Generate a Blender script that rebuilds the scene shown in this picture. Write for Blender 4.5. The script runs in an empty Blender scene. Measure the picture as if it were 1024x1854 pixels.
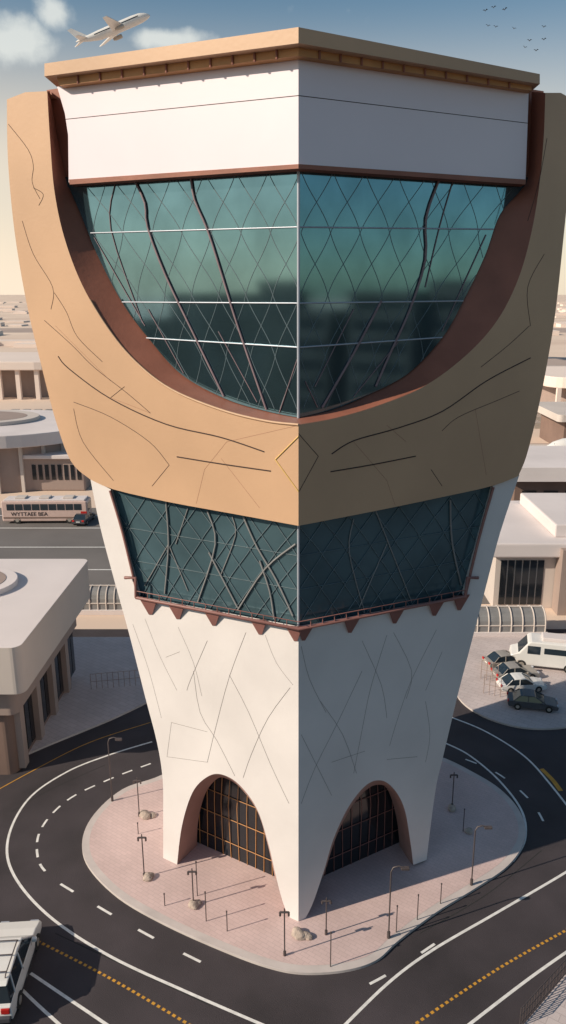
import bpy,bmesh,math,random
from mathutils import Vector,Matrix
from mathutils.geometry import tessellate_polygon
random.seed(7)
S=bpy.context.scene
# ---------- survey helpers (calibrated station at 30 m height) ----------
F=1400.0;U0=540.0;V0=927.0;H=30.0
PT=math.atan(397/F);cp,sp=math.cos(PT),math.sin(PT)
def ray(u,v):
    x=(u-U0)/F;y=-(v-V0)/F
    return Vector((x,cp+y*sp,-sp+y*cp))
def G(u,v,z=0.0):
    r=ray(u,v);t=(z-H)/r.z
    return Vector((r.x*t,r.y*t,z))
D=G(540,1680).y;K=0.6
def W(u,v,d=0.0):
    r=ray(u,v);t=(D+d)/(r.y-K*abs(r.x))
    return Vector((r.x*t,r.y*t,H+r.z*t))
def zat(b,v):
    r=ray(540,v);return H+b.y*r.z/r.y
def cr(pts,n=6):
    out=[];m=len(pts)
    for i in range(m-1):
        p0=Vector(pts[max(i-1,0)]);p1=Vector(pts[i]);p2=Vector(pts[i+1]);p3=Vector(pts[min(i+2,m-1)])
        for k in range(n):
            t=k/n
            out.append(tuple(0.5*((2*p1)+(p2-p0)*t+(2*p0-5*p1+4*p2-p3)*t*t+(3*p1-p0-3*p2+p3)*t**3)))
    out.append(tuple(pts[-1]));return out
# ---------- materials ----------
def mat(name,col,rough=0.7,var=0.12,scale=1.5,bump=0.0,metal=0.0,bscale=None,spec=0.5,col2=None):
    m=bpy.data.materials.new(name);m.use_nodes=True;nt=m.node_tree;b=nt.nodes['Principled BSDF']
    b.inputs['Roughness'].default_value=rough;b.inputs['Metallic'].default_value=metal
    b.inputs['Specular IOR Level'].default_value=spec
    tc=nt.nodes.new('ShaderNodeTexCoord')
    n=nt.nodes.new('ShaderNodeTexNoise');n.inputs['Scale'].default_value=scale;n.inputs['Detail'].default_value=6
    nt.links.new(tc.outputs['Object'],n.inputs['Vector'])
    r=nt.nodes.new('ShaderNodeValToRGB')
    c1=[max(0,c*(1-var)) for c in col];c2=list(col2) if col2 else [min(1,c*(1+var)) for c in col]
    r.color_ramp.elements[0].position=.3;r.color_ramp.elements[1].position=.7
    r.color_ramp.elements[0].color=(*c1,1);r.color_ramp.elements[1].color=(*c2,1)
    nt.links.new(n.outputs['Fac'],r.inputs['Fac']);nt.links.new(r.outputs['Color'],b.inputs['Base Color'])
    if bump:
        n2=nt.nodes.new('ShaderNodeTexNoise');n2.inputs['Scale'].default_value=bscale or scale*8;n2.inputs['Detail'].default_value=5
        nt.links.new(tc.outputs['Object'],n2.inputs['Vector'])
        bp=nt.nodes.new('ShaderNodeBump');bp.inputs['Strength'].default_value=bump;bp.inputs['Distance'].default_value=.1
        nt.links.new(n2.outputs['Fac'],bp.inputs['Height']);nt.links.new(bp.outputs['Normal'],b.inputs['Normal'])
    return m
M={}
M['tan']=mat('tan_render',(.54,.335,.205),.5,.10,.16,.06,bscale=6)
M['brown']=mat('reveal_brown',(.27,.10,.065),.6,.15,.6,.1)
M['arch']=mat('arch_reveal',(.38,.23,.20),.7,.1,.6,.1)
M['orange']=mat('soffit_orange',(.50,.24,.09),.6,.12,1)
M['white']=mat('white_render',(.70,.65,.635),.65,.07,.25,.08,bscale=5)
M['panel']=mat('white_panel',(.77,.67,.72),.4,.02,.3,.02)
M['crack']=mat('dark_joint',(.05,.03,.025),.9)
M['joint']=mat('fine_joint',(.18,.15,.14),.9)
M['gold']=mat('gold_trim',(.65,.42,.15),.4)
M['mull']=mat('steel_mullion',(.42,.44,.50),.4,.05,metal=.3)
M['strut']=mat('mauve_strut',(.21,.145,.16),.5)
M['strutL']=mat('pale_inner_strut',(.11,.15,.17),.5)
M['strut3']=mat('grey_strut',(.22,.215,.215),.5)
M['rail']=mat('rust_rail',(.25,.11,.095),.5)
M['glass']=mat('curtain_glass',(.15,.27,.325),.07,.18,.5,metal=.9)
M['glass2']=mat('band_glass',(.13,.225,.265),.12,.22,.35,metal=.65)
M['doorglass']=mat('door_glass',(.012,.015,.02),.1,.1,.2,spec=.6)
M['asphalt']=mat('asphalt',(.045,.036,.041),.85,.35,.22,.3,bscale=25)
M['asphalt2']=mat('grey_asphalt',(.15,.135,.13),.9,.2,.08)
M['asphalt3']=mat('hazed_runway',(.40,.31,.27),.9,.1,.02)  # runway asphalt with distance haze painted in as a paler colour
M['kerb']=mat('kerb_concrete',(.52,.46,.44),.8,.1,1)
M['paint']=mat('white_paint',(.70,.68,.66),.7,.15,3)
M['yellow']=mat('yellow_paint',(.55,.27,.03),.7,.15,3)
M['hazed_sand']=mat('hazed_sand',(.68,.51,.41),.95,.12,.01,col2=(.80,.64,.52))  # sandy ground, its colour lifted to stand in for horizon haze
M['bldg']=mat('cream_render',(.56,.49,.45),.8,.07,.15)
M['far']=mat('hazed_render',(.78,.65,.58),.8,.07,.02)  # render of distant buildings; aerial haze is put into the pale colour
M['roofw']=mat('white_roof',(.68,.61,.60),.7,.07,.15)
M['bldb']=mat('brown_wall',(.20,.13,.105),.8,.15,.2)
M['bldt']=mat('taupe_wall',(.33,.25,.22),.8,.1,.2)
M['offi']=mat('office_wall',(.07,.06,.06),.7,.15,.1)
M['dark']=mat('dark_void',(.02,.018,.02),.4)
M['metal']=mat('pole_metal',(.10,.08,.08),.5,metal=.3)
M['rock']=mat('boulder_stone',(.42,.34,.29),.9,.25,3,.5)
M['carw']=mat('car_white',(.72,.70,.68),.25,.02)
M['card']=mat('car_dark',(.07,.07,.08),.25,.05)
M['carg']=mat('car_silver',(.42,.38,.34),.3,.03,metal=.3)
M['tyre']=mat('tyre',(.02,.02,.02),.9)
M['carglass']=mat('car_glass',(.02,.03,.04),.08,.05,spec=.8)
M['red']=mat('red_lamp',(.5,.02,.015),.3,.05)
M['pink']=mat('bus_side',(.62,.45,.40),.4,.05)
def tile(name,c1,c2,scale):
    m=bpy.data.materials.new(name);m.use_nodes=True;nt=m.node_tree;b=nt.nodes['Principled BSDF'];b.inputs['Roughness'].default_value=.85
    tc=nt.nodes.new('ShaderNodeTexCoord');mp=nt.nodes.new('ShaderNodeMapping');mp.inputs['Rotation'].default_value=(0,0,.6)
    br=nt.nodes.new('ShaderNodeTexBrick');br.inputs['Scale'].default_value=scale;br.inputs['Color1'].default_value=(*c1,1);br.inputs['Color2'].default_value=(*c2,1)
    br.inputs['Mortar'].default_value=(*[c*.8 for c in c1],1);br.inputs['Mortar Size'].default_value=.010
    n=nt.nodes.new('ShaderNodeTexNoise');n.inputs['Scale'].default_value=.35;n.inputs['Detail'].default_value=8
    mx=nt.nodes.new('ShaderNodeMix');mx.data_type='RGBA';mx.blend_type='MULTIPLY';mx.inputs['Factor'].default_value=.5
    nt.links.new(tc.outputs['Object'],mp.inputs['Vector']);nt.links.new(mp.outputs['Vector'],br.inputs['Vector'])
    nt.links.new(tc.outputs['Object'],n.inputs['Vector'])
    nt.links.new(br.outputs['Color'],mx.inputs['A'])
    rr=nt.nodes.new('ShaderNodeValToRGB');rr.color_ramp.elements[0].color=(.68,.68,.68,1);rr.color_ramp.elements[1].color=(1,1,1,1)
    rr.color_ramp.elements[0].position=.3;rr.color_ramp.elements[1].position=.65
    nt.links.new(n.outputs['Fac'],rr.inputs['Fac']);nt.links.new(rr.outputs['Color'],mx.inputs['B'])
    nt.links.new(mx.outputs['Result'],b.inputs['Base Color']);return m
M['tile']=tile('pink_paving',(.60,.45,.43),(.64,.48,.46),1.2)
M['tile2']=tile('grey_paving',(.54,.46,.45),(.58,.50,.49),.6)
# ---------- geometry helpers ----------
def link(o,parent=None):
    S.collection.objects.link(o)
    if parent:o.parent=parent
    return o
def empty(name,loc=(0,0,0),rz=0):
    e=bpy.data.objects.new(name,None);e.empty_display_size=.3;link(e);e.location=loc;e.rotation_euler=(0,0,rz);return e
def mesh(name,verts,faces,mats,parent=None,fm=None,smooth=False,bevel=0,recalc=True):
    me=bpy.data.meshes.new(name);me.from_pydata([tuple(v) for v in verts],[],faces)
    if not isinstance(mats,(list,tuple)):mats=[mats]
    for m in mats:me.materials.append(M[m])
    if fm:
        for i,k in enumerate(fm):me.polygons[i].material_index=k
    if recalc:
        bm=bmesh.new();bm.from_mesh(me);bmesh.ops.recalc_face_normals(bm,faces=bm.faces);bm.to_mesh(me);bm.free()
    if smooth:
        for p in me.polygons:p.use_smooth=True
    o=bpy.data.objects.new(name,me);link(o,parent)
    if bevel:
        b=o.modifiers.new('bev','BEVEL');b.width=bevel;b.segments=2;b.limit_method='ANGLE'
    return o
def slab(name,segs,d0,th,mats,parent):
    """segs: list of (points,slot) facade polygon; slot None = open edge"""
    uv=[];sl=[]
    for pts,s in segs:
        for p in pts:uv.append(p);sl.append(s)
    w=[W(p[0],p[1],d0) for p in uv];n=len(w)
    tri=tessellate_polygon([[Vector((q.x,q.z,0)) for q in w]])
    vs=w+[q+Vector((0,th,0)) for q in w]
    fs=[tuple(t) for t in tri];fm=[0]*len(fs)
    for i in range(n):
        if sl[i] is None:continue
        j=(i+1)%n;fs.append((i,j,j+n,i+n));fm.append(sl[i])
    return mesh(name,vs,fs,mats,parent,fm)
def prism(name,pts,z0,z1,m,parent=None,bevel=0,cap=None):
    n=len(pts);vs=[(p[0],p[1],z0) for p in pts]+[(p[0],p[1],z1) for p in pts]
    tri=tessellate_polygon([[Vector((p[0],p[1],0)) for p in pts]])
    fs=[tuple(a+n for a in t) for t in tri]+[tuple(t) for t in tri];fm=[1 if cap else 0]*len(tri)+[0]*len(tri)
    for i in range(n):
        j=(i+1)%n;fs.append((i,j,j+n,i+n));fm.append(0)
    return mesh(name,vs,fs,[m,cap] if cap else m,parent,fm,bevel=bevel)
def sheet(name,pts,z,m,parent=None):
    tri=tessellate_polygon([[Vector((p[0],p[1],0)) for p in pts]])
    return mesh(name,[(p[0],p[1],z) for p in pts],[tuple(t) for t in tri],m,parent,recalc=False)
def box(name,x0,x1,y0,y1,z0,z1,m,parent=None,bevel=0):
    return prism(name,[(x0,y0),(x1,y0),(x1,y1),(x0,y1)],z0,z1,m,parent,bevel)
def tubes(name,lists,r,m,parent=None,res=2):
    c=bpy.data.curves.new(name,'CURVE');c.dimensions='3D';c.bevel_depth=r;c.bevel_resolution=res;c.use_fill_caps=True
    for pts in lists:
        s=c.splines.new('POLY');s.points.add(len(pts)-1)
        for i,p in enumerate(pts):s.points[i].co=(p[0],p[1],p[2],1)
    c.materials.append(M[m]);o=bpy.data.objects.new(name,c);return link(o,parent)
def wl(pts,d,n=5):
    return [W(p[0],p[1],d) for p in (cr(pts,n) if len(pts)>2 else pts)]
def ribbon(name,lists,w,z,m,parent=None):
    vs=[];fs=[]
    for P in lists:
        P=[Vector((p[0],p[1],0)) for p in P];b=len(vs)
        for i,p in enumerate(P):
            t=(P[min(i+1,len(P)-1)]-P[max(i-1,0)]).normalized();nn=Vector((-t.y,t.x,0))*w/2
            vs.append((p.x+nn.x,p.y+nn.y,z));vs.append((p.x-nn.x,p.y-nn.y,z))
        for i in range(len(P)-1):
            a=b+2*i;fs.append((a+1,a+3,a+2,a))
    return mesh(name,vs,fs,m,parent,recalc=False)
def gl(pts,n=8,z=0):
    return [G(p[0],p[1],z) for p in (cr(pts,n) if len(pts)>2 else pts)]
def dashes(P,on,off,start=0):
    out=[];cum=[0]
    for a,b in zip(P,P[1:]):cum.append(cum[-1]+(Vector(b)-Vector(a)).length)
    def at(s):
        for i in range(len(P)-1):
            if cum[i+1]>=s:
                t=(s-cum[i])/max(1e-6,cum[i+1]-cum[i]);return Vector(P[i]).lerp(Vector(P[i+1]),t)
        return Vector(P[-1])
    s=start
    while s+on<cum[-1]:
        out.append([at(s),at(s+on/2),at(s+on)]);s+=on+off
    return out
def inside(p,poly):
    x,y=p;c=False;j=len(poly)-1
    for i in range(len(poly)):
        xi,yi=poly[i][0],poly[i][1];xj,yj=poly[j][0],poly[j][1]
        if (yi>y)!=(yj>y) and x<(xj-xi)*(y-yi)/(yj-yi)+xi:c=not c
        j=i
    return c
# =====================================================================
# TOWER
T=empty('airport_terminal_tower')
outL=cr([(12,180),(14,290),(26,420),(48,550),(74,660),(100,760),(128,835),(163,868)],5)
outR=cr([(1040,182),(1033,300),(1021,420),(1006,560),(990,660),(972,750),(953,825),(938,862)],5)
openL=cr([(85,165),(90,250),(98,345),(116,430),(148,515),(195,595),(245,655),(310,705),(400,742),(480,762),(540,769)],6)
openR=cr([(987,168),(984,250),(976,335),(962,420),(938,505),(900,580),(845,642),(770,698),(690,732),(610,756),(540,769)],6)
botL=cr([(163,868),(205,886),(300,908),(420,930),(540,952)],3)
botR=cr([(938,862),(890,880),(800,900),(680,925),(540,952)],3)
slab('tan_shell_west',[(outL[:-1],0),(botL[:-1],0),([(540,952)],None),(openL[::-1][:-1],None),([(85,165),(45,167)],0)],0,3.0,['tan'],T)
slab('tan_shell_east',[(outR[:-1],0),(botR[:-1],0),([(540,952)],None),(openR[::-1][:-1],None),([(987,168),(1015,168)],0)],0,3.0,['tan'],T)
inL=cr([(90,165),(104,250),(122,330),(146,388),(176,462),(221,548),(268,612),(328,678),(408,722),(480,744),(540,756)],6)
inR=cr([(962,166),(960,250),(951,330),(905,388),(878,462),(838,546),(800,612),(736,678),(650,722),(600,742),(540,756)],6)
def loft(name,A,dA,B,dB,m):
    n=len(A);vs=[W(p[0],p[1],dA) for p in A]+[W(p[0],p[1],dB) for p in B]
    return mesh(name,vs,[(i,i+1,i+1+n,i+n) for i in range(n-1)],m,T,smooth=True)
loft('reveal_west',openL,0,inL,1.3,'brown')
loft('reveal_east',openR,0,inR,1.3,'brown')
gT=1.2
gwp=[(100,322)]+[p for p in inL if p[1]>330]+[(540,290)]
gep=[(965,322)]+[p for p in inR if p[1]>330]+[(540,290)]
slab('bowl_glass_west',[(gwp,None)],gT,0.1,['glass'],T)
slab('bowl_glass_east',[(gep,None)],gT,0.1,['glass'],T)
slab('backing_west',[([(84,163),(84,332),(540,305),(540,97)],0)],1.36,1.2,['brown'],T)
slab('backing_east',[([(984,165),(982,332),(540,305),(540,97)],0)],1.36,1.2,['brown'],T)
slab('white_panel_west',[([(103,157),(117,205),(123,245),(124,330),(540,304),(540,95)],0)],.5,1.9,['panel'],T)
slab('white_panel_east',[([(957,160),(954,250),(951,330),(540,304),(540,95)],0)],.5,1.9,['panel'],T)
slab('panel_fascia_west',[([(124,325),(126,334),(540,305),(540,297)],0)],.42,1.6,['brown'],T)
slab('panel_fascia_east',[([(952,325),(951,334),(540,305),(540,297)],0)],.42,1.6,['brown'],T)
tubes('panel_joints',[wl(p,.5) for p in [[(118,216),(540,173)],[(540,173),(955,223)]]],.014,'crack',T)
# roof
slab('roof_fascia_west',[([(80,115),(80,138),(540,78),(540,49)],0)],-.5,4,['tan'],T)
slab('roof_fascia_east',[([(977,134),(977,152),(540,78),(540,49)],0)],-.5,4,['tan'],T)
slab('roof_band_west',[([(96,125),(108,155),(540,101),(540,70)],0)],.0,3,['orange'],T)
slab('roof_band_east',[([(962,140),(962,164),(540,101),(540,70)],0)],.0,3,['orange'],T)
dv=[]
for i in range(1,11):
    t=i/11;u=540-t*440;v=78+t*58;dv.append([W(u,v,-.03),W(u+1,v+24-4*t,-.03)])
    u=540+t*420;v=78+t*73;dv.append([W(u,v,-.03),W(u,v+23-8*t,-.03)])
tubes('roof_band_dividers',dv,.05,'brown',T)
a=W(80,116,-.5);b=W(977,136,-.5);c=W(540,50,-.5)
mesh('roof_deck',[c-Vector((0,0,.15)),a-Vector((0,0,.15)),(a.x,a.y+4,a.z-.15),(0,54,a.z-.15),(b.x,b.y+4,b.z-.15),b-Vector((0,0,.15))],[(0,1,2,3),(0,3,4,5)],'white',T)
# lower body
lowL=cr([(163,866),(180,950),(205,1045),(234,1150),(262,1260),(284,1345),(294,1410),(295,1480),(295,1560)],4)
lowR=cr([(940,860),(905,965),(880,1060),(854,1160),(828,1260),(803,1365),(790,1420),(780,1490),(772,1557)],4)
archL=cr([(320,1567),(329,1495),(348,1435),(374,1407),(400,1402),(432,1420),(465,1465),(486,1530),(500,1590),(516,1645),(538,1681)],6)
archR=cr([(748,1566),(742,1520),(732,1465),(714,1430),(690,1413),(662,1422),(630,1462),(603,1520),(585,1580),(564,1640),(542,1681)],6)
slab('lower_wall_west',[([(200,886)],0),([(252,1080),(540,1134)],None),([(540,1682)],None),(archL[::-1],1),(lowL[::-1],0)],.25,2.7,['white','arch'],T)
slab('lower_wall_east',[([(892,880)],0),([(838,1078),(540,1134)],None),([(540,1682)],None),(archR[::-1],1),(lowR[::-1],0)],.25,2.7,['white','arch'],T)
aiL=cr([(356,1549),(358,1490),(370,1440),(388,1414),(405,1408),(434,1426),(466,1470),(485,1532),(498,1592)],6)
aiR=cr([(724,1549),(719,1490),(707,1442),(691,1420),(663,1428),(631,1468),(604,1524),(587,1582),(583,1592)],6)
loft('arch_reveal_west',archL[:49],.25,aiL,2.3,'arch');loft('arch_reveal_east',archR[:49],.25,aiR,2.3,'arch')
slab('band_glass_west',[([(190,870),(240,1095),(540,1150),(540,930)],None)],.6,.1,['glass2'],T)
slab('band_glass_east',[([(900,865),(850,1090),(540,1150),(540,930)],None)],.6,.1,['glass2'],T)
def xz(pts):return sorted([(W(p[0],p[1]).z,W(p[0],p[1]).x) for p in pts])
pl=xz(outL+lowL);pr=xz(outR+lowR)
def interp(t,z):
    if z<=t[0][0]:return t[0][1]
    for (a,x),(b,y) in zip(t,t[1:]):
        if b>=z:return x+(y-x)*(z-a)/max(1e-6,b-a)
    return t[-1][1]
vs=[];fs=[];Z=[i*1.0 for i in range(0,39)]
for z in Z:
    xl=interp(pl,z)+.3;xr=interp(pr,z)-.3
    vs+=[(0,D+2.85,z),(xl,D+K*abs(xl)+2.85,z),(xl*.95,D+K*abs(xl)+6,z),(0,D+abs(xl)+8,z),(xr*.95,D+K*abs(xr)+6,z),(xr,D+K*abs(xr)+2.85,z)]
for i in range(len(Z)-1):
    for k in range(6):
        a=i*6+k;b=i*6+(k+1)%6;fs.append((a,b,b+6,a+6))
fs.append(tuple(range(6*(len(Z)-1),6*len(Z))))
mesh('rear_body',vs,fs,'white',T)
# bowl mullions
g=gT-.03
tubes('transoms',[wl(p,g) for p in [[(164,422),(540,411),],[(540,411),(893,415)],[(221,547),(540,549)],[(540,549),(838,545)],[(265,612),(540,629)],[(540,629),(800,611)]]],.032,'mull',T)
tubes('corner_mullion',[[W(540,300,g),W(540,757,g)],[W(540,945,.55),W(540,1150,.55)]],.06,'mull',T)
big=[[(242,325),(262,368),(267,412),(300,500),(350,604),(405,718)],[(345,320),(352,362),(376,418),(402,500),(430,590),(482,742)],
 [(795,325),(771,395),(770,470),(742,560),(706,640),(680,700)],[(690,545),(640,640),(583,738)]]
tubes('bowl_struts',[wl(p,g-.03,3) for p in big],.05,'strut',T)
med=[[(208,332),(200,415),(258,585)],[(268,560),(332,676)],[(395,600),(465,728)],[(538,650),(505,748)],
 [(820,328),(796,410),(770,520)],[(552,690),(575,738)],[(640,560),(570,700)],[(720,620),(640,718)],[(170,430),(262,590)],[(880,425),(800,600)]]
tubes('bowl_thin_struts',[wl(p,g,4) for p in med],.022,'strut',T)
# diamond net: mirrored pairs of faceted bars, converging downwards
def net(poly,u_list,vt,vb,amp,period,conv,d,curve=.35,slope=0):
    out=[]
    for u0 in u_list:
        for ph in (1,-1):
            cur=[]
            for k in range(97):
                v=vt+(vb-vt)*k/96
                s=(v-vt)/period*math.pi
                tri=math.asin(max(-1,min(1,math.cos(s))))/(math.pi/2)
                off=ph*amp*(curve*math.cos(s)+(1-curve)*tri)
                u=540+(u0+off-540)*(1-conv*(v-vt)/(vb-vt))
                vv=v+slope*abs(u-540)
                if inside((u,vv),poly):cur.append(W(u,vv,d))
                elif len(cur)>3:out.append(cur);cur=[]
                else:cur=[]
            if len(cur)>3:out.append(cur)
    return out
tubes('bowl_net',net(gwp,[166+i*58 for i in range(7)],310,740,29,112,.30,gT)+net(gep,[574+i*58 for i in range(7)],310,740,29,112,.30,gT),.016,'strutL',T,1)
bw=[(203,893),(250,1080),(537,1134),(537,943)];be=[(890,888),(840,1078),(543,1134),(543,943)]
tubes('band_net',net(bw,[150+i*46 for i in range(9)],950,1140,23,62,.12,.56,.1,-.19)+net(be,[562+i*46 for i in range(9)],950,1140,23,62,.12,.56,.1,-.18),.020,'strutL',T,1)
def band_h(side,f):
    if side<0:return [W(212+f*36,895+f*180,.56),W(537,945+f*185,.56)]
    return [W(882-f*38,893+f*180,.56),W(543,945+f*185,.56)]
tubes('band_transoms',[band_h(s,f) for s in (-1,1) for f in (.33,.66)],.014,'strutL',T,1)
heavy=[[(440,935),(465,990),(500,1050),(530,1115)],[(535,985),(480,1030),(430,1105)],[(470,1015),(488,1070),(496,1120)],[(375,925),(390,985),(358,1090)],[(378,1000),(430,1100)],
 [(300,905),(305,985),(298,1075)],[(815,905),(818,980),(835,1060)]]
tubes('band_heavy_struts',[wl(p,.52,4) for p in heavy],.045,'strut3',T)
hv=[[(420,935),(426,970),(400,1040)],[(340,920),(318,985)],[(680,925),(745,1090)],[(640,940),(632,1000),(660,1110)],[(305,985),(340,1070)],[(700,985),(650,1100)],[(305,985),(262,1060)]]
tubes('band_slim_struts',[wl(p,.55,4) for p in hv],.028,'strut3',T)
tubes('band_frame',[wl(p,.2) for p in [[(199,888),(222,965),(250,1082)],[(893,882),(868,970),(842,1078)]]],.07,'rail',T)
ledge=[[W(246,1082,-.1),W(540,1139,-.1),W(842,1080,-.1)]]
tubes('ledge_rails',ledge+[[W(226,1046,-.1),W(245,1046,-.1),W(246,1082,-.1)],[W(865,1046,-.1),W(846,1046,-.1),W(842,1082,-.1)]],.085,'rail',T)
tubes('ledge_thin_rails',[[W(246,1070,-.12),W(540,1126,-.12),W(842,1068,-.12)]]+[[W(246+k*21,1070+k*4,-.12),W(246+k*21,1082+k*4,-.12)] for k in range(14)]+[[W(842-k*21.5,1068+k*4.1,-.12),W(842-k*21.5,1080+k*4.1,-.12)] for k in range(14)],.022,'rail',T)
for (u,v) in [(268,1090),(318,1098),(383,1110),(467,1126),(531,1138),(553,1137),(637,1123),(718,1106),(790,1092),(835,1082)]:
    w=15;h=38;s=1 if u<540 else -1
    p=[W(u-w,v-4-2*s,-.08),W(u+w,v-4+2*s,-.08),W(u+w*.2+4*s,v+h*.6,.2),W(u-w*.2+4*s,v+h*.6,.2)]
    vs=p+[W(u-w,v-4,.3),W(u+w,v-4,.3),W(u+w*.2+4*s,v+h*.6,.3),W(u-w*.2+4*s,v+h*.6,.3)]
    mesh('ledge_bracket',vs,[(0,1,2,3),(4,5,6,7),(0,1,5,4),(1,2,6,5),(2,3,7,6),(3,0,4,7)],'rail',T)
ck=[[(80,580),(130,625),(170,665),(230,712),(272,748)],[(15,225),(50,270),(60,300),(58,330),(72,360)],[(40,400),(60,460),(95,520),(92,560)],[(98,530),(120,565),(140,610),(185,655)],[(200,720),(225,700)],
 [(133,728),(200,755),(270,800),(306,842)],[(306,842),(275,880)],[(60,340),(78,352),(70,372)],
 [(800,780),(830,755),(900,725),(940,708)],[(870,665),(920,625),(958,590)],[(960,590),(955,520),(985,460)],[(990,250),(975,330),(955,400)],[(780,850),(800,880)],[(133,740),(150,800),(205,870)]]
tubes('shell_joints',[wl(p,0) for p in ck],.014,'crack',T)
tubes('shell_grooves',[wl(p,0) for p in [[(320,827),(400,840),(490,853)],[(598,854),(670,842),(752,826)],[(105,645),(125,668),(200,722),(300,768),(400,792),(478,818)],[(600,822),(640,798),(720,775),(800,745),(880,690),(960,648)]]],.028,'crack',T)
tubes('shell_facet_lines',[[W(*p,0) for p in q] for q in [[(100,590),(200,690)],[(200,720),(272,748)],[(410,800),(370,850),(355,912)],[(410,800),(540,770)],[(400,830),(470,920)],[(640,800),(700,870),(715,915)],[(700,770),(735,800)],[(860,740),(880,860)]]],.007,'brown',T,1)
tubes('shell_gold_lines',[wl(p,-.01) for p in [[(540,790),(498,832)],[(498,832),(540,890)]]],.03,'gold',T)
tubes('shell_lip',[wl(openL[26:],-.02,1)],.05,'tan',T)
tubes('shell_diamond_east',[wl(p,0) for p in [[(540,785),(576,826)],[(576,826),(541,890)]]],.015,'crack',T)
wj=[[(445,1145),(415,1225),(392,1310),(375,1380)],[(415,1222),(450,1290),(490,1385),(523,1455)],[(525,1245),(485,1300),(455,1365),(440,1408)],[(375,1160),(345,1230),(338,1250)],[(350,1215),(362,1290),(392,1340),(425,1405)],[(310,1308),(375,1325)],[(310,1308),(302,1370)],[(302,1370),(375,1380)],[(322,1135),(350,1200),(365,1260)],[(262,1120),(290,1190),(320,1250)],
 [(545,1455),(570,1390),(610,1310),(655,1215)],[(580,1270),(620,1330),(645,1400)],[(790,1140),(745,1230),(720,1300),(705,1350)],[(700,1150),(675,1230),(665,1270)],[(712,1145),(745,1215),(735,1265)],[(600,1380),(660,1360)],[(770,1270),(778,1330),(770,1380)],[(700,1375),(755,1370)],
 [(240,1130),(268,1210),(292,1300)],[(545,1170),(560,1230),(590,1290)],[(300,1190),(325,1180)],[(655,1160),(690,1240),(700,1300)],[(800,1180),(770,1250)],[(480,1150),(500,1200),(530,1240)],[(665,1270),(640,1400)],[(545,1330),(600,1440)]]
tubes('wall_joints',[wl(p,.25,3) for p in wj[:5]],.010,'crack',T,1)
tubes('wall_fine_joints',[wl(p,.25,3) for p in wj[5:]],.009,'joint',T,1)
# arch entrances
da=2.55
for s in (-1,1):
    X=6.0 if s<0 else 6.2
    pts=[(0,D+da,0.1),(s*X,D+K*X+da,0.1),(s*X,D+K*X+da,7.6),(0,D+da,7.6)]
    mesh('entrance_glazing',pts,[(0,1,2,3)],'doorglass',T)
    L=[]
    for k in range(1,13):
        x=X*k/13;L.append([(s*x,D+K*x+da-.03,.1),(s*(x+.08*math.sin(k)),D+K*(x)+da-.08,3.5),(s*(x-.25),D+K*(x-.25)+da-.03,7.5)])
    for z in (1.1,2.6,4.0,5.3):
        L.append([(0.0,D+da-.05,z),(s*X,D+K*X+da-.05,z)])
    tubes('entrance_mullions',L,.022,'orange' if s<0 else 'rail',T,1)
# =====================================================================
# GROUND
sheet('ground',[(-6000,-1500),(6000,-1500),(6000,12000),(-6000,12000)],-.02,'hazed_sand')
sheet('road',[(-240,-420),(240,-420),(240,66),(-240,66)],0,'asphalt')
sheet('road',[(-220,72),(220,72),(220,108),(-220,108)],0,'asphalt2')
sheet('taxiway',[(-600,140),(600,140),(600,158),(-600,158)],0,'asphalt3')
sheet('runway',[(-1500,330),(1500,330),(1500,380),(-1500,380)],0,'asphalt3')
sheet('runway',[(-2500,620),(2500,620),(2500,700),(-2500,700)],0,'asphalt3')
ribbon('lane_lines',[[(-200,y),(200,y)] for y in (76,82,90,98,104)],.25,.004,'paint')
ribbon('runway_lines',[[(-1200,y),(1200,y)] for y in (142,156,334,376)],.9,.004,'paint')
plz=[(295,1405),(222,1432),(170,1478),(149,1525),(160,1572),(215,1628),(300,1677),(400,1722),(480,1752),(545,1765),(622,1761),(680,1743),(722,1706),(790,1655),(860,1612),(920,1570),(950,1522),(942,1475),(905,1432),(850,1398),(795,1372),(690,1335),(540,1325),(400,1345)]
def closed(pts,n=6):
    m=len(pts);o=cr(pts[-2:]+pts+pts[:2],n);return o[2*n:(m+2)*n]
PZ=[G(p[0],p[1]) for p in closed(plz)]
def inset(P,d):
    n=len(P);out=[];ar=sum(P[i].x*P[(i+1)%n].y-P[(i+1)%n].x*P[i].y for i in range(n));s=1 if ar>0 else -1
    for i in range(n):
        t=(P[(i+1)%n]-P[i-1]).normalized();out.append(P[i]+Vector((-t.y,t.x,0))*d*s)
    return out
e=empty('plaza_pavement');prism('kerb',PZ,-.01,.14,'kerb',e,bevel=.03);sheet('paving',inset(PZ,.4),.146,'tile',e)
LP=[G(*p) for p in cr([(270,1272),(200,1305),(100,1346),(0,1387),(-120,1425)],5)]
P=LP+[Vector((-60,40,0)),Vector((-60,64,0)),Vector((-12,64,0))]
prism('pavement',P,-.01,.14,'kerb',None,cap='tile2')
RP=[G(*p) for p in cr([(845,1150),(822,1200),(822,1250),(850,1285),(910,1312),(980,1322),(1060,1312),(1160,1280)],5)]
prism('pavement',RP+[Vector((60,58,0)),Vector((60,65,0))],-.01,.14,'kerb',None,cap='tile2')
RP=[G(*p) for p in [(1090,1700),(1030,1760),(985,1815),(930,1880),(1090,1880)]]
prism('pavement',RP,-.01,.14,'kerb',None,cap='tile2')
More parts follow.
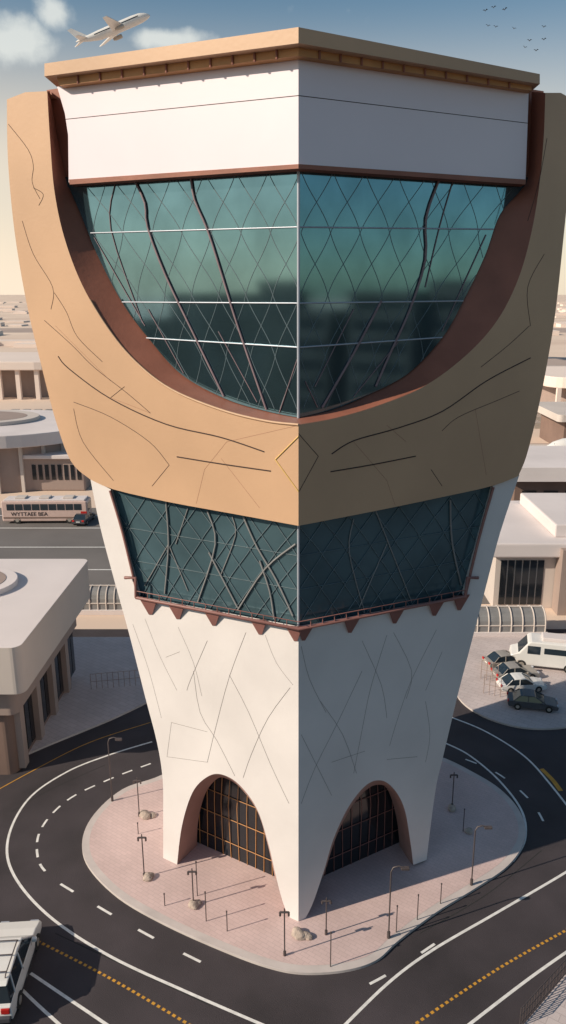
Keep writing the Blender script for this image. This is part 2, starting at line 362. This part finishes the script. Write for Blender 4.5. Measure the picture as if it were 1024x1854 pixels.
wlines=[[(275,1343),(200,1366),(120,1398),(50,1448),(14,1520),(25,1585),(90,1660),(200,1732),(340,1797),(490,1862)],
 [(1090,1535),(1023,1580),(900,1652),(780,1722),(700,1782),(610,1870)],
 [(805,1345),(850,1368),(905,1415),(945,1470),(950,1520),(928,1560)],
 [(815,1298),(880,1325),(950,1370),(1000,1425),(1050,1490)],
 [(55,1762),(120,1806),(200,1860)],[(10,1762),(60,1812),(115,1862)],[(1060,1700),(960,1770),(840,1862)]]
ribbon('road_edge_line',[gl(p) for p in wlines],.14,.006,'paint')
ribbon('lane_dashes',dashes(gl([(285,1378),(200,1410),(120,1450),(72,1505),(70,1560),(100,1595)]),.7,.6,.5)+dashes(gl([(100,1595),(200,1655),(290,1705),(380,1750),(440,1778)]),1.0,1.8,.4)+dashes(gl([(800,1700),(700,1765),(600,1815)]),.9,2.2,.5)+dashes(gl([(830,1370),(900,1400),(960,1450),(990,1500)]),.8,1.4,.5),.13,.006,'paint')
yl=[[(60,1700),(200,1772),(360,1866)],[(1060,1665),(900,1755),(740,1862)]]
ribbon('yellow_dots_line',sum([dashes(gl(p),.16,.13) for p in yl],[]),.13,.006,'yellow')
ribbon('yellow_line',[gl([(-40,1450),(60,1395),(160,1345),(272,1308)])],.07,.006,'yellow')
ribbon('yellow_marking',[gl([(980,1392),(1000,1412),(1015,1432)])],.3,.006,'yellow')
ribbon('tar_seams',[gl([(20,1470),(90,1430),(190,1385)]),gl([(100,1690),(250,1760),(380,1820)]),gl([(980,1540),(880,1620),(760,1690)])],.05,.003,'tyre')
# =====================================================================
# street furniture
def rock(base,s=.45):
    bm=bmesh.new();bmesh.ops.create_icosphere(bm,subdivisions=3,radius=s)
    for v in bm.verts:
        f=1+.25*math.sin(v.co.x*9+base.x)*math.cos(v.co.y*8+base.y)+random.uniform(-.06,.06);v.co*=f;v.co.z*=.6
    me=bpy.data.meshes.new('boulder');bm.to_mesh(me);bm.free();me.materials.append(M['rock'])
    o=bpy.data.objects.new('boulder',me);link(o);o.location=base+Vector((0,0,s*.3));o.rotation_euler=(0,0,random.uniform(0,6));return o
def lamp(u,v,vt,kind=0):
    b=G(u,v,.14);h=zat(b,vt)-.14;e=empty('street_lamp' if kind<2 else 'bollard',b)
    if kind==0:
        tubes('pole',[[(0,0,0),(0,0,h*.92)],[(0,0,h*.92),(.1,0,h*.98),(.35,0,h),(.6,0,h*.98)]],.035,'metal',e)
        box('lamp_head',.45,.85,-.09,.09,h*.955,h*.985,'metal',e,.02);tubes('foot',[[(0,0,0),(0,0,.35)]],.08,'metal',e)
    elif kind==1:
        tubes('pole',[[(0,0,0),(0,0,h)]],.032,'metal',e);tubes('foot',[[(0,0,0),(0,0,.25)]],.07,'metal',e)
        tubes('lantern',[[(-.2,0,h*.98),(.2,0,h*.98)],[(-.2,0,h*.98),(-.2,0,h*.9)],[(.2,0,h*.98),(.2,0,h*.9)]],.05,'metal',e)
        tubes('finial',[[(0,0,h),(0,0,h+.15)]],.03,'metal',e)
    else:
        tubes('post',[[(0,0,0),(0,0,h)]],.025,'metal',e);tubes('cap',[[(0,0,h-.05),(0,0,h+.02)]],.04,'metal',e)
for a in [(203,1450,1335,0),(252,1478,1412,1),(261,1588,1515,1),(350,1640,1577,1),(373,1668,1615,2),(411,1686,1650,2),(515,1730,1650,1),(298,1640,1618,2),(590,1692,1630,1),(598,1750,1688,2),(703,1698,1568,0),(717,1688,1640,2),(755,1665,1620,2),(797,1636,1600,2),(853,1602,1495,0),(818,1462,1402,1),(838,1505,1465,2),(250,1510,1490,2),(357,1622,1560,2)]:
    lamp(*a)
for a in [(262,1478,.36),(268,1590,.32),(352,1640,.32),(540,1694,.34),(555,1697,.26),(818,1465,.28),(848,1507,.24),(277,1478,.2)]:
    rock(G(a[0],a[1],.14),a[2])
e=empty('fence');fp=[G(*p,.14) for p in [(1085,1715),(1024,1765),(975,1820),(935,1865)]];L=[]
fpp=[]
for a,b in zip(fp,fp[1:]):
    for k in range(8):fpp.append(a.lerp(b,k/8))
for q in fpp:L.append([q,q+Vector((0,0,1))])
tubes('posts',L,.02,'metal',e,1);tubes('rails',[[q+Vector((0,0,z)) for q in fpp] for z in (.15,.6,1.0)],.025,'metal',e,1)
def railing(pts,n,h=1.0):
    e=empty('railing');P=[]
    w=[G(*p,.14) for p in pts]
    for a,b in zip(w,w[1:]):
        for k in range(n):P.append(a.lerp(b,k/n))
    P.append(w[-1]);tubes('posts',[[q,q+Vector((0,0,h))] for q in P],.025,'bldt',e,1);tubes('rails',[[q+Vector((0,0,z)) for q in P] for z in (h*.5,h)],.02,'bldt',e,1)
railing([(165,1248),(255,1240)],9,1.3);railing([(875,1255),(905,1262)],3,1.6);railing([(870,1228),(900,1235)],3,1.6)
# =====================================================================
# vehicles
def wheel(e,x,y,r=.33,w=.22):
    for nm,r1,r2,ww,m,sg in (('wheel',r,r,w,'tyre',20),('hub',r*.6,r*.5,w+.03,'carg',12)):
        bm=bmesh.new();bmesh.ops.create_cone(bm,cap_ends=True,segments=sg,radius1=r1,radius2=r2,depth=ww)
        bmesh.ops.rotate(bm,matrix=Matrix.Rotation(math.pi/2,3,'X'),verts=bm.verts)
        me=bpy.data.meshes.new(nm);bm.to_mesh(me);bm.free();me.materials.append(M[m]);o=bpy.data.objects.new(nm,me);link(o,e);o.location=(x,y,r)
def side_prism(name,prof,hw,m,e,top=None,bev=.05):
    n=len(prof);vs=[]
    for s in (-1,1):
        for x,z in prof:
            w=hw
            if top:
                t=min(1,max(0,(z-top[0])/(top[1]-top[0])));w=hw*(1-t*(1-top[2]))
            vs.append((x,s*w,z))
    tri=tessellate_polygon([[Vector((p[0],p[1],0)) for p in prof]])
    fs=[tuple(t) for t in tri]+[tuple(a+n for a in t) for t in tri]+[(i,(i+1)%n,(i+1)%n+n,i+n) for i in range(n)]
    return mesh(name,vs,fs,m,e,bevel=bev)
def car(loc,rz,kind='sedan',m='carw',sc=1):
    e=empty('suv' if kind=='suv' else 'parked_car',loc,rz);e.scale=(sc,sc,sc)
    suv=kind=='suv'
    hb=.95 if suv else .82;ht=1.72 if suv else 1.42
    body=[(-2.25,.35),(-2.3,.6),(-2.25,hb),(-1.9,hb+.04),(.9,hb+.02),(1.6,hb-.06),(2.15,hb-.2),(2.28,.55),(2.2,.3),(1.8,.25),(-1.8,.25)]
    side_prism('body',body,.9,m,e,(hb-.35,hb+.1,.93),.09)
    if suv:gh=[(-2.12,hb),(-1.9,ht-.12),(-1.7,ht-.03),(.25,ht-.03),(1.15,hb)];rf=[(-1.98,ht-.09),(-1.8,ht),(-.3,ht+.03),(.25,ht-.02),(.4,ht-.09)]
    else:gh=[(-1.85,hb),(-1.15,ht-.05),(-.6,ht-.01),(.1,ht-.04),(1.05,hb)];rf=[(-1.2,ht-.08),(-.8,ht),(-.3,ht+.02),(.1,ht-.01),(.22,ht-.08)]
    side_prism('windows',gh,.84,'carglass',e,(hb,ht,.8),.03)
    side_prism('roof',rf,.7,m,e,None,.03)
    for s in (-1,1):
        for x0,x1 in ((.22,1.08),(-.45,-.5),(-1.45,-1.6) if suv else (-1.2,-1.8)):
            tubes('pillar',[[(x0,s*.69,ht-.06),(x1,s*.845,hb+.02)]],.04,m,e,1)
        box('headlamp',2.12,2.26,s*.62-.18,s*.62+.18,.55,.7,'mull',e,.02)
        box('tail_lamp',-2.33,-2.2,s*.66-.16,s*.66+.16,.68,.9,'red',e,.02)
        box('mirror',.75,.92,s*.98-.1,s*.98+.1,hb,hb+.14,m,e,.03)
        if suv:
            tubes('roof_rail',[[(-1.7,s*.58,ht+.02),(-1.6,s*.58,ht+.1),(0,s*.58,ht+.1),(.1,s*.58,ht+.02)]],.025,'metal',e,1)
            tubes('door_gap',[[(-.45,s*.885,.4),(-.45,s*.86,hb)],[(.75,s*.885,.4),(.75,s*.86,hb)]],.008,'crack',e,1)
            box('sill_trim',-1.8,1.8,s*.9-.02,s*.9+.02,.28,.42,'card',e,.01)
        for x in (-1.4,1.4):wheel(e,x,s*.82)
    if suv:
        for x in (-1.5,-.7,.0):tubes('cross_bar',[[(x,-.58,ht+.12),(x,.58,ht+.12)]],.025,'metal',e,1)
        box('rear_bumper',-2.42,-2.25,-.85,.85,.35,.58,'card',e,.04)
    box('number_plate',-2.325,-2.29,-.25,.25,.6,.72,'paint',e)
    return e
def heading(a,b):
    A=G(*a);B=G(*b);return math.atan2(B.y-A.y,B.x-A.x)
car(G(12,1770),heading((10,1820),(52,1690)),'suv','carw',1.12)
for (u,v,m,r) in [(915,1204,'carg',.25),(932,1226,'carg',.2),(943,1247,'carw',.1),(963,1279,'card',-.2)]:
    car(G(u,v,.15),r,'sedan',m,.8)
def van(loc,rz,sc=1):
    e=empty('delivery_van',loc,rz);e.scale=(sc,sc,sc)
    side_prism('body',[(-2.8,.35),(-2.85,2.3),(-2.7,2.45),(1.2,2.45),(1.45,2.35),(2.2,1.35),(2.8,1.15),(2.9,.5),(2.8,.3)],1.0,'carw',e,None,.1)
    side_prism('windscreen',[(1.38,2.25),(2.14,1.42),(2.22,1.42),(1.5,2.28)],.9,'carglass',e,None,.01)
    for s in (-1,1):
        box('side_window',.5,1.5,s*1.0-.02,s*1.0+.02,1.4,2.1,'carglass',e);box('cargo_window',-2.3,.2,s*1.0-.02,s*1.0+.02,1.5,2.0,'carglass',e)
        for x in (-1.8,1.9):wheel(e,x,s*.9,.38)
    box('roof_box',-2.2,.4,-.6,.6,2.45,2.75,'roofw',e,.08)
van(G(985,1205,.15),2.9,1.0)
def bus(loc,rz,L=12,text=None):
    e=empty('airport_bus',loc,rz)
    box('body',-L/2,L/2,-1.25,1.25,.35,3.1,'pink',e,.18);box('roof',-L/2+.3,L/2-.3,-1.1,1.1,3.08,3.3,'roofw',e,.1)
    for k in range(9):
        x=-L/2+.7+k*(L-1.4)/9
        for s in (-1,1):box('window',x+.05,x+(L-1.4)/9-.08,s*1.26-.02,s*1.26+.02,1.9,2.75,'carglass',e)
    for s in (-1,1):
        box('stripe',-L/2+.2,L/2-.2,s*1.262-.012,s*1.262+.012,.75,.95,'bldb',e)
        for x in (-L/2+2,L/2-2.5):wheel(e,x,s*1.1,.48,.3)
        box('tail_panel',L/2-.9,L/2-.1,s*1.264-.012,s*1.264+.012,.5,1.7,'red',e)
    box('windscreen',-L/2-.02,-L/2+.02,-1.05,1.05,1.4,2.8,'carglass',e,0);box('rear_window',L/2-.02,L/2+.02,-1.0,1.0,1.7,2.7,'carglass',e,0)
    for k in range(3):box('roof_unit',-4+k*3.2,-2.6+k*3.2,-.7,.7,3.3,3.52,'bldg',e,.05)
    if text:
        c=bpy.data.curves.new('lettering','FONT');c.body=text;c.size=.75;c.extrude=.005;c.materials.append(M['crack'])
        o=bpy.data.objects.new('lettering',c);link(o,e);o.location=(-4.5,-1.28,1.12);o.rotation_euler=(math.pi/2,0,0)
    return e
b=G(82,948);bus((b.x,b.y+1.2,0),0.02,11.5,text='WYTTAEE BEA')
car(Vector((G(152,945).x,G(152,945).y,0)),1.5,'sedan','card',1)
def shelter(x0,x1,y,w,h,n):
    e=empty('glazed_walkway_shelter',(0,0,0));
    arc=[(w*math.cos(a),h*.45+h*.55*math.sin(a)) for a in [math.pi*k/10 for k in range(11)]]
    arc=[(w,0)]+arc+[(-w,0)]
    vs=[(x0,y+a,z) for a,z in arc]+[(x1,y+a,z) for a,z in arc];m=len(arc)
    mesh('vault_glass',vs,[(i,i+1,i+1+m,i+m) for i in range(m-1)]+[tuple(range(m)),tuple(range(m,2*m))],'strut3',e)
    ribs=[[(x0+(x1-x0)*k/n,y+a*1.02,z*1.02) for a,z in arc] for k in range(n+1)]
    tubes('ribs',ribs,.07,'bldg',e,1)
    tubes('ridge',[[(x0,y,h*1.03),(x1,y,h*1.03)],[(x0,y-w,h*.45),(x1,y-w,h*.45)]],.07,'bldg',e,1)
    box('plinth',x0-.2,x1+.2,y-w-.3,y-w-.02,0,.45,'roofw',e)
a=G(133,1112);shelter(a.x,a.x+8,a.y+1.3,1.2,2.4,10)
a=G(862,1152);shelter(a.x-3,a.x+6.2,a.y+1.3,1.3,2.3,9)
# =====================================================================
# buildings
def rrect(x0,x1,y0,y1,r,n=6):
    P=[]
    for cx,cy,a0 in ((x1-r,y1-r,0),(x0+r,y1-r,90),(x0+r,y0+r,180),(x1-r,y0+r,270)):
        for k in range(n+1):
            a=math.radians(a0+90*k/n);P.append((cx+r*math.cos(a),cy+r*math.sin(a)))
    return P
def circ(cx,cy,rx,ry=None,n=48):
    ry=ry or rx;return [(cx+rx*math.cos(2*math.pi*k/n),cy+ry*math.sin(2*math.pi*k/n)) for k in range(n)]
B=empty('terminal_annex_building')
prism('roof_slab',rrect(-44,-16.6,42,58,.6),6.6,9.7,'bldg',B,bevel=.1,cap='roofw')
prism('walls',rrect(-43,-18.2,43.5,56.5,.6),0,6.6,'bldb',B)
prism('lower_fascia',rrect(-43.5,-17.6,43,57,.5),4.6,6.6,'bldt',B)
for k in range(4):
    y=44+k*3.3
    box('pier',-18.3,-17.8,y,y+.7,.14,4.6,'bldt',B)
    for j in range(3):box('window',-18.25,-18.12,y+.85+j*.8,y+1.5+j*.8,.5,4.1,'doorglass',B)
prism('roof_ring',circ(-24.5,52,4.2,3.4),9.7,10.1,'roofw',B,bevel=.1)
prism('roof_well',circ(-24.5,52,3.4,2.7),10.1,10.13,'bldt',B)
box('roof_duct',-30,-27,44,46,9.7,10.6,'bldg',B,.05)
B=empty('round_terminal_building')
prism('roof_disc',circ(-51,128,18,14),7.3,9.3,'roofw',B,bevel=.6)
prism('roof_ring',circ(-55,130,11,8),9.3,9.9,'bldg',B,bevel=.2);prism('roof_well',circ(-55,130,9,6),9.9,9.93,'bldt',B)
prism('walls',circ(-50,128,15,12),0,7.3,'bldt',B)
box('wing',-46,-33.5,118,127,0,5.2,'bldt',B,.2);box('wing_roof',-47,-33,117.4,128,5.2,5.8,'roofw',B,.1)
for k in range(12):
    box('window',-45.6+k*1.0,-45.0+k*1.0,117.93,118.03,1.8,4.2,'doorglass',B)
for k in range(10):
    a=math.radians(200+k*14);x=-50+15.1*math.cos(a);y=128+12.1*math.sin(a);box('column',x-.25,x+.25,y-.25,y+.25,0,7.3,'bldg',B)
B=empty('canopy_building')
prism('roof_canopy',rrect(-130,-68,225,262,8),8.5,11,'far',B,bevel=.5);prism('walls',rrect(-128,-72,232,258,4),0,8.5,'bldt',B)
for k in range(11):
    x=-126+k*5.5;box('column',x,x+1.2,226,227.2,0,8.5,'far',B)
B=empty('hangar_building')
box('walls',19.2,50,71,84,0,5.6,'bldg',B);prism('roof_slab',[(18.4,70),(52,70),(52,86),(18.4,86)],5.6,7.0,'roofw',B,bevel=.15)
prism('upper_roof',[(25,72),(52,72),(52,84.5),(25,84.5)],7.0,8.3,'roofw',B,bevel=.15)
for k in range(6):
    box('glazing',19.7+k*.72,20.3+k*.72,70.93,71.05,.4,5.0,'doorglass',B)
box('brown_bay',25,50,69.2,70.9,0,6.6,'bldt',B)
for k in range(5):
    box('bay_opening',25.8+k*3.2,27.8+k*3.2,69.1,69.25,.2,4.6,'bldb',B);box('bay_glass',26.1+k*3.2,27.5+k*3.2,69.04,69.16,.4,4.2,'doorglass',B)
B=empty('warehouse_building')
box('walls',30,75,104,116,0,5.2,'bldb',B);prism('roof_slab',rrect(28.5,77,102.5,118,1),5.2,7.2,'roofw',B,bevel=.2)
for k in range(6):box('door',31+k*3,33+k*3,103.9,104.05,0,3.6,'dark',B)
B=empty('canopy_building')
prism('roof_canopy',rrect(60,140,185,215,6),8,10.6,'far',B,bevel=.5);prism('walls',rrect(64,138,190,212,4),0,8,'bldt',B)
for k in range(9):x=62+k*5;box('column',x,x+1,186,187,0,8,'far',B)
B=empty('cargo_building')
box('walls',52,90,150,165,0,6,'bldb',B);prism('roof_slab',rrect(50,92,148,167,1),6,7.4,'bldg',B,bevel=.2)
for k in range(7):box('door',53+k*3.5,55.5+k*3.5,149.9,150.05,0,4.5,'dark',B)
# neighbouring office blocks either side of the road (mirrored in the curtain glass)
random.seed(21)
for sd in (-1,1):
    y=-150
    while y<22:
        wd=random.uniform(9,20);h=random.uniform(24,33);xx=random.uniform(108,122)
        e=empty('office_building');x0,x1=sorted((sd*xx,sd*(xx+16)));fx=x1 if sd<0 else x0
        box('walls',x0,x1,y,y+wd,0,h,'offi',e,.1);box('parapet',x0-.4,x1+.4,y-.4,y+wd+.4,h,h+1,'offi',e)
        for z in range(3,int(h)-1,4):box('window_strip',fx-.05,fx+.05,y+1,y+wd-1,z,z+1.9,'doorglass',e)
        y+=wd+random.uniform(.5,5)
# distant low blocks & parked rows
random.seed(5)
vs=[];fs=[]
def addbox(x,y,w,d,h):
    b=len(vs)
    for z in (0,h):
        for a,c in ((-w/2,-d/2),(w/2,-d/2),(w/2,d/2),(-w/2,d/2)):vs.append((x+a,y+c,z))
    for f in ((0,1,5,4),(1,2,6,5),(2,3,7,6),(3,0,4,7),(4,5,6,7)):fs.append(tuple(b+i for i in f))
for k in range(170):
    y=random.uniform(420,2600);s=random.choice((-1,1));x=s*random.uniform(.25,.5)*y
    if 600<y<720:continue
    addbox(x,y,random.uniform(8,45),random.uniform(8,25),random.uniform(1.2,4))
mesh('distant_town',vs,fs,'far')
vs=[];fs=[]
for r in range(3):
    for k in range(40):
        for s in (-1,1):
            if random.random()<.8:addbox(s*(55+k*2.9),178+r*9,1.8,4.2,1.3)
mesh('parked_car_rows',vs,fs,'carg')
# aircraft
def airplane(name,loc,rot,sc):
    e=empty(name,loc);e.rotation_euler=rot;e.scale=(sc,)*3
    st=[(-15,.15,1.1),(-13.5,.45,.95),(-10,1.1,.5),(-6,1.65,.1),(0,1.8,0),(8,1.8,0),(11,1.65,-.05),(13,1.2,-.2),(14.3,.6,-.4),(14.8,.1,-.5)]
    vs=[];fs=[];N=18
    for x,r,z in st:
        for k in range(N):
            a=2*math.pi*k/N;vs.append((x,r*math.cos(a),z+r*math.sin(a)))
    for i in range(len(st)-1):
        for k in range(N):fs.append((i*N+k,i*N+(k+1)%N,(i+1)*N+(k+1)%N,(i+1)*N+k))
    fs+= [tuple(range(N)),tuple(range((len(st)-1)*N,len(st)*N))]
    mesh('fuselage',vs,fs,'carw',e,smooth=True)
    for s in (-1,1):
        def wing(nm,P,t,m='carw'):
            n=len(P);v=[(x,s*y,z+t) for x,y,z in P]+[(x,s*y,z-t) for x,y,z in P]
            mesh(nm,v,[tuple(range(n)),tuple(range(n,2*n))]+[(i,(i+1)%n,(i+1)%n+n,i+n) for i in range(n)],m,e)
        wing('wing',[(4.5,1.2,-.8),(-1,1.2,-.8),(-5,14,.6),(-3.4,14,.6)],.15)
        wing('tailplane',[(-10.5,.6,.8),(-13.5,.5,.9),(-15.3,5.5,1.3),(-14.2,5.5,1.3)],.1)
        v=[];f=[]
        for j,(x,r) in enumerate(((3.8,.65),(3.2,.75),(1.2,.7),(.2,.4))):
            for k in range(12):
                a=2*math.pi*k/12;v.append((x-1,s*5+r*math.cos(a),-1.6+r*math.sin(a)))
        for j in range(3):
            for k in range(12):f.append((j*12+k,j*12+(k+1)%12,j*12+12+(k+1)%12,j*12+12+k))
        f+=[tuple(range(36,48)),tuple(range(12))]
        mesh('engine',v,f,'carg',e,smooth=False)
        box('window_row',-8,10,s*1.78-.04,s*1.78+.04,.3,.6,'carglass',e)
    v=[(-10,.15,1.4),(-13.8,.15,1.2),(-16,.1,5.6),(-14.4,.1,5.6)];v=v+[(x,-y,z) for x,y,z in v]
    mesh('tail_fin',v,[(0,1,2,3),(4,5,6,7),(0,1,5,4),(1,2,6,5),(2,3,7,6),(3,0,4,7)],'carw',e)
    box('cockpit_glass',12.0,13.2,-.75,.75,.35,.75,'carglass',e,.1)
    return e
r=ray(206,53);t=300/r.y
airplane('airliner',r*t+Vector((0,0,H)),(math.radians(-4),math.radians(-25),math.radians(18)),.92)
q=G(1012,845)
airplane('parked_airliner',(q.x+11,q.y+4,3.2),(0,0,math.radians(188)),.9)
vs=[];fs=[]
for (u,v) in [(878,20),(893,14),(913,18),(883,47),(897,49),(930,52),(984,49),(958,74),(984,72),(950,86),(970,92)]:
    r=ray(u,v);t=120/r.y;c=r*t+Vector((0,0,H));b=len(vs)
    d=random.uniform(-.15,.15)
    vs+=[c+Vector((-.35,0,.16+d)),c+Vector((-.15,0,.2)),c+Vector((0,.12,0)),c+Vector((0,-.15,0)),c+Vector((.15,0,.2-d)),c+Vector((.38,0,.12-d)),c+Vector((0,0,-.07)),c+Vector((.1,-.3,.02))]
    fs+=[(b,b+3,b+2,b+1),(b+4,b+2,b+3,b+5),(b+2,b+6,b+3),(b+3,b+6,b+7)]
mesh('bird_flock',vs,fs,'dark')
# light, sky, camera
to_sun=Vector((-.92,-.37,0)).normalized();EL=math.radians(30)
dirv=Vector((to_sun.x*math.cos(EL),to_sun.y*math.cos(EL),math.sin(EL)))
sun=bpy.data.lights.new('sun','SUN');sun.energy=5.0;sun.angle=math.radians(.5);sun.color=(1,.87,.70)
so=bpy.data.objects.new('sun',sun);link(so);so.rotation_euler=dirv.to_track_quat('Z','Y').to_euler()
w=bpy.data.worlds.new('World');S.world=w;w.use_nodes=True;nt=w.node_tree;bg=nt.nodes['Background'];bg.inputs['Strength'].default_value=.085
sky=nt.nodes.new('ShaderNodeTexSky');sky.sky_type='NISHITA';sky.sun_disc=False;sky.sun_elevation=EL
sky.sun_rotation=math.atan2(dirv.x,dirv.y);sky.dust_density=.7;sky.ozone_density=1.2;sky.air_density=1.0
def N(t):return nt.nodes.new(t)
def lk(a,b):nt.links.new(a,b)
def math_(op,a,b=None,clamp=False):
    m=N('ShaderNodeMath');m.operation=op;m.use_clamp=clamp
    for i,x in enumerate((a,b)):
        if x is None:continue
        if isinstance(x,(int,float)):m.inputs[i].default_value=x
        else:lk(x,m.inputs[i])
    return m.outputs[0]
tc=N('ShaderNodeTexCoord')
tint=N('ShaderNodeMix');tint.data_type='RGBA';tint.blend_type='MULTIPLY';tint.inputs['Factor'].default_value=1;tint.inputs['B'].default_value=(.95,1.12,1.08,1)
lk(sky.outputs['Color'],tint.inputs['A'])
sx=N('ShaderNodeSeparateXYZ');lk(tc.outputs['Generated'],sx.inputs[0])
hz=N('ShaderNodeValToRGB');hz.color_ramp.interpolation='EASE';el=hz.color_ramp.elements
el[0].position=0;el[0].color=(.97,)*3+(1,);el[1].position=.32;el[1].color=(0,0,0,1);q=el.new(.12);q.color=(.72,)*3+(1,)
lk(sx.outputs['Z'],hz.inputs['Fac'])
az=math_('ADD',math_('MULTIPLY',sx.outputs['X'],-.6),math_('MULTIPLY',sx.outputs['Y'],.6))
az=math_('ADD',math_('MULTIPLY',az,.85),.48,True)
hf=math_('MULTIPLY',hz.outputs['Color'],az)
hm=N('ShaderNodeMix');hm.data_type='RGBA';hm.inputs['B'].default_value=(12.2,10.1,7.8,1)
lk(tint.outputs['Result'],hm.inputs['A']);lk(hf,hm.inputs['Factor'])
n=N('ShaderNodeTexNoise');n.inputs['Scale'].default_value=26;n.inputs['Detail'].default_value=7;n.inputs['Roughness'].default_value=.55
lk(tc.outputs['Generated'],n.inputs['Vector'])
tot=None
for (u,v,rr,zs) in [(30,72,.062,1.6),(98,22,.032,1.1),(310,72,.07,4.5),(-150,60,.12,2),(1300,120,.1,3),(620,-200,.1,2)]:
    c=ray(u,v).normalized()
    s=N('ShaderNodeVectorMath');s.operation='SUBTRACT';s.inputs[1].default_value=c;lk(tc.outputs['Generated'],s.inputs[0])
    m=N('ShaderNodeVectorMath');m.operation='MULTIPLY';m.inputs[1].default_value=(1,1,zs);lk(s.outputs[0],m.inputs[0])
    l=N('ShaderNodeVectorMath');l.operation='LENGTH';lk(m.outputs[0],l.inputs[0])
    f=math_('SUBTRACT',1.0,math_('DIVIDE',l.outputs['Value'],rr),True)
    tot=f if tot is None else math_('MAXIMUM',tot,f)
cf=math_('ADD',math_('MULTIPLY',tot,1.1),math_('MULTIPLY',math_('SUBTRACT',n.outputs['Fac'],.5),1.3))
cm=N('ShaderNodeMapRange');cm.interpolation_type='SMOOTHSTEP';cm.inputs['From Min'].default_value=.22;cm.inputs['From Max'].default_value=.85;cm.inputs['To Max'].default_value=.8
lk(cf,cm.inputs['Value'])
cl=N('ShaderNodeMix');cl.data_type='RGBA';cl.inputs['B'].default_value=(9.5,9.8,9.3,1)
lk(hm.outputs['Result'],cl.inputs['A']);lk(cm.outputs['Result'],cl.inputs['Factor'])
lk(cl.outputs['Result'],bg.inputs['Color'])
cam=bpy.data.cameras.new('camera');cam.sensor_fit='VERTICAL';cam.sensor_height=36;cam.lens=F/1854*36;cam.shift_x=-28/1854;cam.clip_end=20000
co=bpy.data.objects.new('camera',cam);link(co);co.location=(0,0,H);co.rotation_euler=(math.pi/2-PT,0,0)
S.camera=co
S.view_settings.view_transform='Standard'
S.view_settings.look='None'
